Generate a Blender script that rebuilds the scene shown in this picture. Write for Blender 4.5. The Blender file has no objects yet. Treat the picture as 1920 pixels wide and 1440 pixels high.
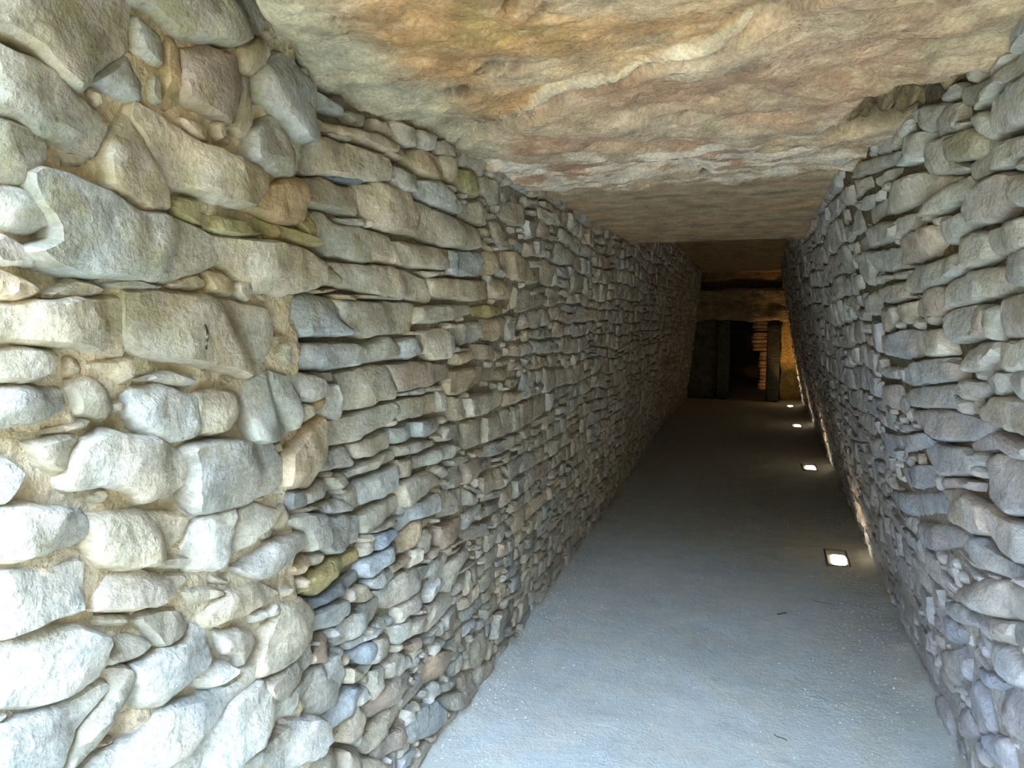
import bpy, bmesh, math, random
import numpy as np
from mathutils import Vector, noise, geometry

# ------------------------------------------------------------------ camera, world, sun, exposure
S = bpy.context.scene
COL = S.collection
F_PX = 1340.0
EYE = 1.5
PITCH = math.atan(123 / F_PX)
YAW = math.atan(450 * math.cos(PITCH) / F_PX)
cam_d = bpy.data.cameras.new('camera')
cam_d.sensor_fit = 'HORIZONTAL'; cam_d.sensor_width = 36.0
cam_d.lens = 36.0 * F_PX / 1920.0
cam_d.clip_start = 0.02; cam_d.clip_end = 300
cam = bpy.data.objects.new('camera', cam_d); COL.objects.link(cam)
cam.location = (0, 0, EYE)
cam.rotation_euler = (math.pi / 2 - PITCH, 0, YAW)
S.camera = cam

world = bpy.data.worlds.new('sky'); S.world = world; world.use_nodes = True
wt = world.node_tree; wt.nodes.clear()
w_out = wt.nodes.new('ShaderNodeOutputWorld'); w_bg = wt.nodes.new('ShaderNodeBackground')
w_tc = wt.nodes.new('ShaderNodeTexCoord'); w_sep = wt.nodes.new('ShaderNodeSeparateXYZ')
w_ramp = wt.nodes.new('ShaderNodeValToRGB')
w_ramp.color_ramp.elements[0].position = 0.0; w_ramp.color_ramp.elements[0].color = (0.48, 0.66, 0.96, 1)
w_ramp.color_ramp.elements[1].position = 0.7; w_ramp.color_ramp.elements[1].color = (0.50, 0.70, 1.0, 1)
wt.links.new(w_tc.outputs['Generated'], w_sep.inputs[0]); wt.links.new(w_sep.outputs[2], w_ramp.inputs[0])
wt.links.new(w_ramp.outputs[0], w_bg.inputs[0]); wt.links.new(w_bg.outputs[0], w_out.inputs[0])
w_bg.inputs[1].default_value = 25.0

sun_d = bpy.data.lights.new('sun', 'SUN'); sun_d.energy = 20.0; sun_d.angle = math.radians(0.6); sun_d.color = (1.0, 0.93, 0.83)
sun = bpy.data.objects.new('sun', sun_d); COL.objects.link(sun)
sun.rotation_euler = Vector((0.25, -0.62, -0.95)).to_track_quat('-Z', 'Y').to_euler()

S.view_settings.view_transform = 'Standard'; S.view_settings.look = 'None'
S.view_settings.gamma = 1.0; S.view_settings.use_curve_mapping = False
S.view_settings.exposure = 1.70
S.cycles.use_denoising = True
S.cycles.max_bounces = 10; S.cycles.diffuse_bounces = 8
S.cycles.sample_clamp_indirect = 6.0

# ------------------------------------------------------------------ helpers
def lin(c):
    return tuple((v / 12.92 if v <= 0.04045 else ((v + 0.055) / 1.055) ** 2.4) for v in c)

def interp(tab):
    xs = [t[0] for t in tab]; ys = [t[1] for t in tab]
    return lambda d: float(np.interp(d, xs, ys))
base_l = interp([(0, -1.03), (3, -1.04), (4, -1.05), (5.4, -1.06), (7, -1.1), (9.5, -1.15), (15, -1.16)])
top_l = interp([(0, -.97), (1.5, -.96), (2, -.87), (2.6, -.86), (3.6, -.83), (4.8, -.8), (9, -.85), (14, -.95)])
base_r = interp([(0, .72), (2.6, .75), (3.5, .76), (5, .78), (6, .8), (8, .84), (11, .9), (15, .92)])
top_r = interp([(0, .47), (1.6, .46), (1.9, .43), (2.1, .38), (2.8, .31), (5, .31), (7.5, .38), (14, .56)])
def wall_point(side, d, z, w):
    """point at depth d along the passage and height z, w metres proud of the wall face"""
    if side < 0:
        return (base_l(d) + (top_l(d) - base_l(d)) * z / 2 + w, d, z)
    return (base_r(d) + (top_r(d) - base_r(d)) * z / 2 - w, d, z)

def fbm(x, y, z, o=3):
    v = 0.0; a = 1.0
    for _ in range(o):
        v += a * noise.noise((x, y, z)); x *= 2.03; y *= 2.03; z *= 2.03; a *= 0.5
    return v

def mesh_obj(name, verts, faces, mat, parent=None, cols=None, smooth=True, origin=None, sharp=0):
    if origin is not None:
        verts = [(v[0] - origin[0], v[1] - origin[1], v[2] - origin[2]) for v in verts]
    me = bpy.data.meshes.new(name)
    me.from_pydata(verts, [], faces)
    if cols is not None:
        ca = me.color_attributes.new('Col', 'FLOAT_COLOR', 'POINT')
        a = np.ones((len(verts), 4), dtype=np.float32); a[:, :3] = np.asarray(cols, dtype=np.float32)
        ca.data.foreach_set('color', a.ravel())
    if smooth:
        me.polygons.foreach_set('use_smooth', [True] * len(me.polygons))
    me.materials.append(mat); me.update()
    if sharp: me.set_sharp_from_angle(angle=math.radians(sharp))
    o = bpy.data.objects.new(name, me); COL.objects.link(o)
    if origin is not None: o.location = origin
    if parent is not None: o.parent = parent
    return o

def empty(name, loc=(0, 0, 0)):
    o = bpy.data.objects.new(name, None); COL.objects.link(o); o.location = loc; o.empty_display_size = 0.1
    return o
def tag(o, label=None, cat=None, group=None, kind=None):
    if label: o['label'] = label
    if cat: o['category'] = cat
    if group: o['group'] = group
    if kind: o['kind'] = kind
    return o

# ------------------------------------------------------------------ materials
def rock_material(name, bump=0.5, dist=0.006, streak=0.5, fine=70.0, moss=0.0, var=0.25, rough=0.9, speck=0.0):
    m = bpy.data.materials.new(name); m.use_nodes = True
    n, l = m.node_tree.nodes, m.node_tree.links; n.clear()
    out = n.new('ShaderNodeOutputMaterial'); b = n.new('ShaderNodeBsdfPrincipled')
    b.inputs['Roughness'].default_value = rough
    b.inputs['Specular IOR Level'].default_value = 0.25
    l.new(b.outputs[0], out.inputs[0])
    geo = n.new('ShaderNodeNewGeometry')
    at = n.new('ShaderNodeAttribute'); at.attribute_name = 'Col'
    def nz(scale, detail, mapping=None, rough_=0.6):
        t = n.new('ShaderNodeTexNoise'); t.inputs['Scale'].default_value = scale; t.inputs['Detail'].default_value = detail
        t.inputs['Roughness'].default_value = rough_
        if mapping:
            mp = n.new('ShaderNodeMapping'); mp.inputs['Scale'].default_value = mapping
            l.new(geo.outputs['Position'], mp.inputs[0]); l.new(mp.outputs[0], t.inputs['Vector'])
        else:
            l.new(geo.outputs['Position'], t.inputs['Vector'])
        return t
    def rng(src, a0, a1, b0, b1):
        r = n.new('ShaderNodeMapRange'); r.inputs[1].default_value = a0; r.inputs[2].default_value = a1
        r.inputs[3].default_value = b0; r.inputs[4].default_value = b1; l.new(src, r.inputs[0]); return r.outputs[0]
    def math_(op, a, b_):
        k = n.new('ShaderNodeMath'); k.operation = op
        for i, v in enumerate((a, b_)):
            if isinstance(v, (int, float)): k.inputs[i].default_value = v
            else: l.new(v, k.inputs[i])
        return k.outputs[0]
    n1 = nz(9, 6); n2 = nz(fine, 6); n3 = nz(13, 6, (0.7, 0.7, 2.6)); n3.inputs['Distortion'].default_value = 0.9
    v = math_('MULTIPLY', rng(n1.outputs[0], 0.3, 0.7, 1 - var, 1 + var * 0.7), rng(n2.outputs[0], 0.3, 0.7, 1 - var * 0.6, 1 + var * 0.5))
    v = math_('MULTIPLY', v, rng(n3.outputs[0], 0.3, 0.7, 1 - 0.3 * streak, 1 + 0.2 * streak))
    mul = n.new('ShaderNodeVectorMath'); mul.operation = 'SCALE'
    l.new(at.outputs['Color'], mul.inputs[0]); l.new(v, mul.inputs['Scale'])
    color = mul.outputs[0]
    # hue drift between ochre and blue-grey
    mix = n.new('ShaderNodeMix'); mix.data_type = 'RGBA'; mix.blend_type = 'MULTIPLY'
    hue = nz(5.5, 4)
    cr = n.new('ShaderNodeValToRGB'); cr.color_ramp.elements[0].position = .35; cr.color_ramp.elements[1].position = .65
    cr.color_ramp.elements[0].color = (0.97, 1.0, 1.03, 1); cr.color_ramp.elements[1].color = (1.05, 1.0, 0.93, 1)
    l.new(hue.outputs[0], cr.inputs[0]); mix.inputs[0].default_value = 1.0
    l.new(color, mix.inputs[6]); l.new(cr.outputs[0], mix.inputs[7]); color = mix.outputs[2]
    if moss > 0:
        sp = n.new('ShaderNodeSeparateXYZ'); l.new(geo.outputs['Position'], sp.inputs[0])
        hgt = rng(sp.outputs[2], 0.7, 1.7, 0.0, 1.0); near = rng(sp.outputs[1], 1.2, 3.2, 1.0, 0.15)
        mk = math_('MULTIPLY', rng(nz(13, 7, None, 0.7).outputs[0], 0.46, 0.62, 0, 1), math_('MULTIPLY', hgt, near))
        mk = math_('MULTIPLY', mk, moss)
        mm = n.new('ShaderNodeMix'); mm.data_type = 'RGBA'; l.new(mk, mm.inputs[0]); l.new(color, mm.inputs[6])
        mm.inputs[7].default_value = (*lin((0.50, 0.47, 0.22)), 1); color = mm.outputs[2]
    if speck > 0:
        ms = n.new('ShaderNodeMix'); ms.data_type = 'RGBA'
        l.new(math_('MULTIPLY', rng(nz(190, 3).outputs[0], 0.66, 0.72, 0, 1), speck), ms.inputs[0]); l.new(color, ms.inputs[6])
        ms.inputs[7].default_value = (*lin((0.82, 0.81, 0.78)), 1); color = ms.outputs[2]
    l.new(color, b.inputs['Base Color'])
    h = math_('ADD', math_('MULTIPLY', n2.outputs[0], 0.5), math_('MULTIPLY', n3.outputs[0], 0.9 * streak))
    h = math_('ADD', h, math_('MULTIPLY', nz(28, 5).outputs[0], 0.8))
    bp = n.new('ShaderNodeBump'); bp.inputs['Strength'].default_value = bump; bp.inputs['Distance'].default_value = dist
    l.new(h, bp.inputs['Height']); l.new(bp.outputs[0], b.inputs['Normal'])
    return m

def plain(name, col, rough=0.5, metal=0.0, emit=None, strength=0.0):
    m = bpy.data.materials.new(name); m.use_nodes = True
    b = m.node_tree.nodes['Principled BSDF']
    nt = m.node_tree.nodes.new('ShaderNodeTexNoise'); nt.inputs['Scale'].default_value = 40
    rr = m.node_tree.nodes.new('ShaderNodeMapRange'); rr.inputs[3].default_value = rough * 0.8; rr.inputs[4].default_value = min(1, rough * 1.2)
    m.node_tree.links.new(nt.outputs[0], rr.inputs[0]); m.node_tree.links.new(rr.outputs[0], b.inputs['Roughness'])
    b.inputs['Base Color'].default_value = (*lin(col), 1); b.inputs['Metallic'].default_value = metal
    if emit:
        b.inputs['Emission Color'].default_value = (*emit, 1); b.inputs['Emission Strength'].default_value = strength
    return m

M_STONE = rock_material('schist_stone', bump=0.85, dist=0.012, streak=0.45, fine=85, moss=0.45, var=.30)
M_STONE_R = rock_material('schist_stone_right', bump=0.8, dist=0.011, streak=0.45, fine=85, moss=0.3)
M_MORTAR = rock_material('lime_mortar', bump=1.0, dist=0.026, streak=0.0, fine=60, moss=0.2, var=0.22)
M_CEIL = rock_material('capstone_rock', bump=1.0, dist=0.016, streak=0.0, fine=110, var=0.42, moss=0)
M_FLOOR = rock_material('packed_earth', bump=0.7, dist=0.009, streak=0.0, fine=120, var=0.10, speck=0.6)
M_DARK = rock_material('dark_rock', bump=1.0, dist=0.03, streak=0.8, fine=30, var=.4)

PAL = dict(c=(.74, .67, .54), w=(.76, .74, .68), g=(.60, .59, .55), n=(.62, .59, .51), b=(.60, .63, .64), d=(.27, .31, .35),
           t=(.64, .57, .45), o=(.62, .47, .28), r=(.58, .49, .41), y=(.52, .48, .24), p=(.57, .54, .56), B=(.42, .50, .60), R=(.56, .44, .38))
PAL = {k: lin(tuple(v[i] * .56 + (.72, .69, .635)[i] * .44 for i in range(3))) for k, v in PAL.items()}

# ------------------------------------------------------------------ stones
def resample(poly, n):
    p = np.array(poly, float); q = np.roll(p, -1, 0); L = np.hypot(*(q - p).T); c = np.concatenate([[0], np.cumsum(L)])
    t = np.linspace(0, c[-1], n, endpoint=False); out = []
    for s in t:
        i = min(np.searchsorted(c, s, 'right') - 1, len(p) - 1)
        f = (s - c[i]) / max(L[i], 1e-9); out.append(p[i] + (q[i] - p[i]) * f)
    return np.array(out), c[-1]
def chaikin(p, k=.18):
    q = np.roll(p, -1, 0); o = np.empty((len(p) * 2, 2)); o[0::2] = p + (q - p) * k; o[1::2] = p + (q - p) * (1 - k); return o
def area_centroid(p):
    x, y = p[:, 0], p[:, 1]; x1, y1 = np.roll(x, -1), np.roll(y, -1); cr = x * y1 - x1 * y; A = cr.sum() / 2
    if abs(A) < 1e-9: return 0, p.mean(0)
    return A, np.array([((x + x1) * cr).sum() / (6 * A), ((y + y1) * cr).sum() / (6 * A)])

def stone_geo(poly, side, col, rnd, h=.035, step=.014, back=-.05, tilt=.12, soft=.007, facets=2, amp=1.0, rings=None, grow=1.0, floor=.6, nmin=12, nmax=44):
    p = np.array(poly, float)
    if grow != 1: c0 = area_centroid(p)[1]; p = c0 + (p - c0) * grow
    p = chaikin(p, .13)
    n = int(min(nmax, max(nmin, resample(p, 4)[1] / step)))
    p, per = resample(p, n)
    A, c = area_centroid(p); A = abs(A); size = math.sqrt(max(A, 1e-6))
    sd = rnd.uniform(0, 100)
    for i in range(n):       # ragged outline
        d = p[i] - c; r = np.hypot(*d) + 1e-6
        p[i] += d / r * (noise.noise((p[i][0] * 28, p[i][1] * 28, sd)) * .0055 * min(1, size / .08))
    if rings is None:
        rings = [0, 0.0, .004, .010, .022, .042, .066, .095, .13]
        rings = [r for r in rings if r < size * .62 or r < .013]
    K = len(rings)
    ta = rnd.uniform(-tilt, tilt); tb = rnd.uniform(-tilt * 1.7, tilt * .3)
    cuts = []
    for _ in range(facets):
        a = rnd.uniform(0, 6.283); cuts.append((math.cos(a), math.sin(a), rnd.uniform(.0, .3) * size, rnd.uniform(.15, .6)))
    V = []; Cc = []
    def depth(u, v, prof):
        w = ta * (u - c[0]) + tb * (v - c[1])
        for (a, b, o, k) in cuts:
            w -= k * max(0, (u - c[0]) * a + (v - c[1]) * b - o)
        w = w * .7 + amp * (.007 * noise.noise((u * 11, v * 13, sd)) + .0055 * noise.noise((u * 30, v * 38, sd)) + .003 * noise.noise((u * 30, v * 120, sd + 5)))
        w = max(w, -h * floor)
        return -.004 + (h + w + .004) * prof
    for k in range(K):
        for i in range(n):
            d = p[i] - c; r = np.hypot(*d) + 1e-6
            s = max(1 - rings[k] / r, (1 - k / (K + .5)))
            u, v = c + d * s
            w = back if k == 0 else depth(u, v, 1 - math.exp(-(rings[k] + .0012) / soft))
            V.append(wall_point(side, u, v, w))
            t = 1 + .16 * noise.noise((u * 14, v * 20, sd)) + .08 * noise.noise((u * 45, v * 60, sd))
            Cc.append((col[0] * t, col[1] * t, col[2] * t))
    V.append(wall_point(side, c[0], c[1], depth(c[0], c[1], 1))); Cc.append(col)
    Fc = []
    for k in range(K - 1):
        for i in range(n):
            j = (i + 1) % n
            Fc.append((k * n + i, k * n + j, (k + 1) * n + j, (k + 1) * n + i))
    for i in range(n): Fc.append(((K - 1) * n + i, (K - 1) * n + (i + 1) % n, K * n))
    if side > 0: Fc = [f[::-1] for f in Fc]
    return V, Fc, Cc, wall_point(side, c[0], c[1], 0), A

def edge_dist(q, p):
    """distance of points q to the closed outline p"""
    a = p; b = np.roll(p, -1, 0); e = b - a; L2 = (e ** 2).sum(1) + 1e-12
    t = np.clip(((q[:, None, :] - a[None]) * e[None]).sum(2) / L2[None], 0, 1)
    return np.sqrt((((a[None] + e[None] * t[..., None]) - q[:, None, :]) ** 2).sum(2)).min(1)
def inside(q, p):
    m = np.zeros(len(q), bool); r = np.roll(p, -1, 0)
    for (x0, y0), (x1, y1) in zip(p, r):
        if y0 != y1: m ^= ((y0 > q[:, 1]) != (y1 > q[:, 1])) & (q[:, 0] < (x1 - x0) * (q[:, 1] - y0) / (y1 - y0) + x0)
    return m
def stone_fine(poly, side, col, rnd, h=.035, step=.013, back=-.05, tilt=.12, soft=.007, facets=2, amp=1.0, grow=1.0, floor=.6, mesh=.0145, flat=.8):
    """a close-up stone: ragged outline, rolled edge, broken planar faces, mesh even over its face"""
    p = np.array(poly, float)
    c0 = area_centroid(p)[1]; p = c0 + (p - c0) * grow
    p = chaikin(p, .07); n = int(min(70, max(14, resample(p, 4)[1] / step))); p, per = resample(p, n)
    A, c = area_centroid(p); size = math.sqrt(max(abs(A), 1e-6)); sd = rnd.uniform(0, 100)
    if A < 0: p = p[::-1].copy()
    for i in range(n):
        d = p[i] - c; r = np.hypot(*d) + 1e-6
        p[i] += d / r * (noise.noise((p[i][0] * 26, p[i][1] * 26, sd)) * .007 + noise.noise((p[i][0] * 70, p[i][1] * 70, sd)) * .003) * min(1, size / .07)
    tg = np.roll(p, -1, 0) - np.roll(p, 1, 0); nr = np.stack([-tg[:, 1], tg[:, 0]], 1); nr /= np.hypot(nr[:, 0], nr[:, 1])[:, None] + 1e-9
    pts = [p]
    for off in (.0035, .0095):
        q = p + nr * off; q = q[inside(q, p)]
        if len(q): q = q[edge_dist(q, p) > off * .85]
        if len(q): pts.append(q)
    lo, hi = p.min(0), p.max(0); m = mesh if size < .14 else mesh * 1.25
    g = np.array([(x + (m / 2 if k % 2 else 0), y) for k, y in enumerate(np.arange(lo[1], hi[1], m * .87)) for x in np.arange(lo[0], hi[0], m)])
    if len(g):
        g = g + np.array([[rnd.uniform(-.3, .3) * m, rnd.uniform(-.3, .3) * m] for _ in g]); g = g[inside(g, p)]
        if len(g): g = g[edge_dist(g, p) > .0150]
        if len(g): pts.append(g)
    q = np.concatenate(pts)
    vs, _, fs, ov, _, _ = geometry.delaunay_2d_cdt([Vector((float(a), float(b))) for a, b in q], [], [list(range(n))], 1, 1e-6)
    src = [o[0] if len(o) else 0 for o in ov]
    Q = np.array([(v.x, v.y) for v in vs]); D = edge_dist(Q, p)
    ta = rnd.uniform(-tilt, tilt); tb = rnd.uniform(-tilt * 1.6, tilt * .3); cuts = []
    for _ in range(facets):
        a = rnd.uniform(0, 6.283); cuts.append((math.cos(a), math.sin(a), rnd.uniform(.05, .34) * size, rnd.uniform(.2, .75)))
    V = []; C = []
    for (u, v), dd in zip(Q, D):
        w = ta * (u - c[0]) + tb * (v - c[1])
        for (a, b, o, k) in cuts: w -= k * max(0, (u - c[0]) * a + (v - c[1]) * b - o + .012 * noise.noise((u * 12, v * 12, sd + 3)))
        w += amp * (.010 * noise.noise((u * 9, v * 11, sd)) + .0065 * noise.noise((u * 26, v * 32, sd)) + .0035 * noise.noise((u * 32, v * 110, sd + 5)) + .0028 * noise.noise((u * 75, v * 75, sd + 9)))
        w = max(w * flat, -h * floor)
        V.append(wall_point(side, u, v, -.004 + (h + w + .004) * (1 - math.exp(-(dd + .0012) / soft))))
        t = 1 + .20 * noise.noise((u * 14, v * 20, sd)) + .12 * noise.noise((u * 45, v * 60, sd)); e = .08 * noise.noise((u * 8, v * 9, sd + 20))
        C.append((col[0] * t * (1 + e), col[1] * t, col[2] * t * (1 - e)))
    F = [tuple(f) for f in fs]
    rim = {}
    for k, s in enumerate(src):
        if s < n: rim[s] = k
    order = [rim[s] for s in range(n) if s in rim]; b = len(V)
    for k in order: V.append(wall_point(side, Q[k][0], Q[k][1], back)); C.append(C[k])
    L = len(order)
    for i in range(L): j = (i + 1) % L; F.append((order[i], b + i, b + j, order[j]))
    # consistent outward winding: front faces counter-clockwise in (depth, height)
    f0 = F[0]; a2 = (Q[f0[1]] - Q[f0[0]]); b2 = (Q[f0[2]] - Q[f0[0]]); ccw = a2[0] * b2[1] - a2[1] * b2[0] > 0
    if (side < 0) != ccw: F = [f[::-1] for f in F[:len(fs)]] + F[len(fs):]
    if side > 0: F = F[:len(fs)] + [f[::-1] for f in F[len(fs):]]
    return V, F, C, wall_point(side, c[0], c[1], 0), abs(A)

def vary(col, rnd, k=.10):
    t = 1 + rnd.uniform(-k, k); a = rnd.uniform(-.05, .05)
    return (col[0] * t * (1 + a), col[1] * t, col[2] * t * (1 - a))

def parse(txt):
    o = []
    for l in txt.strip().splitlines():
        f = l.split(); o.append((f[0], [(int(a) / 1000, int(b) / 1000) for a, b in (q.split(',') for q in f[1:])]))
    return o

class Occ:
    """which parts of a wall face are already taken by stones"""
    def __init__(s, d1=14.3, z1=2.7, r=.012):
        s.r = r; s.d0 = -.3; s.z0 = -.1; s.g = np.zeros((int((d1 - s.d0) / r) + 2, int((z1 - s.z0) / r) + 2), bool)
    def idx(s, u, v): return int((u - s.d0) / s.r), int((v - s.z0) / s.r)
    def fill(s, poly, grow=.0):
        p = np.array(poly); 
        i0, j0 = s.idx(*(p.min(0) - grow)); i1, j1 = s.idx(*(p.max(0) + grow))
        i0, j0 = max(i0, 0), max(j0, 0); i1, j1 = min(i1, s.g.shape[0] - 1), min(j1, s.g.shape[1] - 1)
        if i1 < i0 or j1 < j0: return
        U, W = np.meshgrid(s.d0 + (np.arange(i0, i1 + 1) + .5) * s.r, s.z0 + (np.arange(j0, j1 + 1) + .5) * s.r, indexing='ij')
        m = np.zeros(U.shape, bool); q = np.roll(p, -1, 0)
        for (x0, y0), (x1, y1) in zip(p, q):
            if y0 == y1: continue
            m ^= ((y0 > W) != (y1 > W)) & (U < (x1 - x0) * (W - y0) / (y1 - y0) + x0)
        s.g[i0:i1 + 1, j0:j1 + 1] |= m
    def at(s, u, v):
        i, j = s.idx(u, v)
        return 0 <= i < s.g.shape[0] and 0 <= j < s.g.shape[1] and bool(s.g[i, j])

def courses(side, d0, d1, ztop, rnd, occ, hmin, hmax, lmin, lmax, slope=0.0):
    """dry-stone courses: list of outlines on the wall face"""
    out = []; z = -.02; k = 0
    bounds = []
    while z < 2.62:
        bounds.append(z); z += rnd.uniform(hmin, hmax)
    def zb(k, u):
        return bounds[k] + .045 * noise.noise((u * 1.1, k * .35, side * 7)) + .024 * noise.noise((u * 4.2, k * 2.1, side * 9)) + .010 * noise.noise((u * 13, k * 5.1, side * 9)) + slope * (u - 3) * (bounds[k] / 2)
    for k in range(len(bounds) - 1):
        sl = 0; u = d0 + rnd.uniform(-.1, 0); hgt = bounds[k + 1] - bounds[k]
        while u < d1:
            L = rnd.uniform(lmin, lmax) * (1 if rnd.random() > .3 else .5) * (1 + max(0, u - 5) * .05)
            s0, s1 = sl, rnd.uniform(-.024, .024); sl = s1
            g = .0022
            a, b = u + g, u + L - g
            kk = k + 1
            split = rnd.random() < .24 and hgt > .065; fs = rnd.uniform(.35, .65)
            def quad(a, b, f0, f1):
                lo = lambda q: zb(k, q) + (zb(kk, q) - zb(k, q)) * f0 + g
                hi = lambda q: zb(k, q) + (zb(kk, q) - zb(k, q)) * f1 - g
                j = lambda m=.006: rnd.uniform(-m, m)
                m1, m2 = a + (b - a) * .35, a + (b - a) * .7
                drop = rnd.uniform(0, .012)
                return [(a - s0, lo(a) + abs(j())), (m1, lo(m1) + j(.004)), (m2, lo(m2) + j(.004)), (b - s1, lo(b) + abs(j())),
                        (b + j(), (lo(b) + hi(b)) / 2), (b + s1 + j(), hi(b) - abs(j(.01)) ), (m2, hi(m2) - drop * .5 + j(.003)), (m1, hi(m1) + j(.003)), (a + s0 + j(), hi(a) - abs(j(.01))), (a + j(), (lo(a) + hi(a)) / 2)]
            quads = [quad(a, b, 0, fs), quad(a, b, fs + .02, 1)] if split else [quad(a, b, 0, 1)]
            for Q in quads:
                zt = ztop((a + b) / 2)
                if np.mean([q[1] for q in Q]) > zt: continue
                pts = [(x, y) for x, y in Q] + [((x + (a + b) / 2) / 2, (y + np.mean([q[1] for q in Q])) / 2) for x, y in Q]
                free = [q for q in pts if not occ.at(*q)]
                if len(free) < len(pts) * .5: continue
                if len(free) < len(pts) * .97:
                    fc = np.mean(free, 0); sc = len(free) / len(pts)
                    Q = [tuple(fc + (np.array(q) - fc) * sc * .9) for q in Q]
                out.append(Q)
            u += L
    return out

def fillers(side, d0, d1, z0, z1, rnd, occ, n, rmin, rmax):
    out = []
    for _ in range(n):
        u, v = rnd.uniform(d0, d1), rnd.uniform(z0, z1); r = rnd.uniform(rmin, rmax); e = rnd.uniform(.9, 1.7)
        P = [(u + r * e * math.cos(a) * rnd.uniform(.75, 1.25), v + r / e ** .3 * math.sin(a) * rnd.uniform(.75, 1.2)) for a in np.linspace(rnd.random(), 6.283 + rnd.random() * .5, 6, endpoint=False)]
        if occ.at(u, v) or sum(occ.at(*q) for q in P) > 1: continue
        occ.fill(P); out.append(P)
    return out

def wall_grid(name, side, d0, d1, z0, z1, du, dz, wfun, cfun, mat):
    nu, nz_ = int((d1 - d0) / du) + 1, int((z1 - z0) / dz) + 1
    V = []; C = []
    for i in range(nu):
        for j in range(nz_):
            d = d0 + (d1 - d0) * i / (nu - 1); z = z0 + (z1 - z0) * j / (nz_ - 1)
            V.append(wall_point(side, d, z, wfun(d, z))); C.append(cfun(d, z))
    Fc = [(i * nz_ + j, (i + 1) * nz_ + j, (i + 1) * nz_ + j + 1, i * nz_ + j + 1) for i in range(nu - 1) for j in range(nz_ - 1)]
    if side < 0: Fc = [f[::-1] for f in Fc]
    o = mesh_obj(name, V, Fc, mat, cols=C)
    return tag(o, kind='structure')

def build_stuff(name, items, mat, parent):
    V = []; Fc = []; C = []
    for (v, f, c) in items:
        b = len(V); V += v; C += c; Fc += [tuple(i + b for i in q) for q in f]
    o = mesh_obj(name, V, Fc, mat, parent=parent, cols=C, sharp=38); o['kind'] = 'stuff'
    return o

def smooth(a, b, x):
    t = min(1, max(0, (x - a) / (b - a))); return t * t * (3 - 2 * t)
def mixc(a, b, t): return tuple(a[i] * (1 - t) + b[i] * t for i in range(3))

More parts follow.
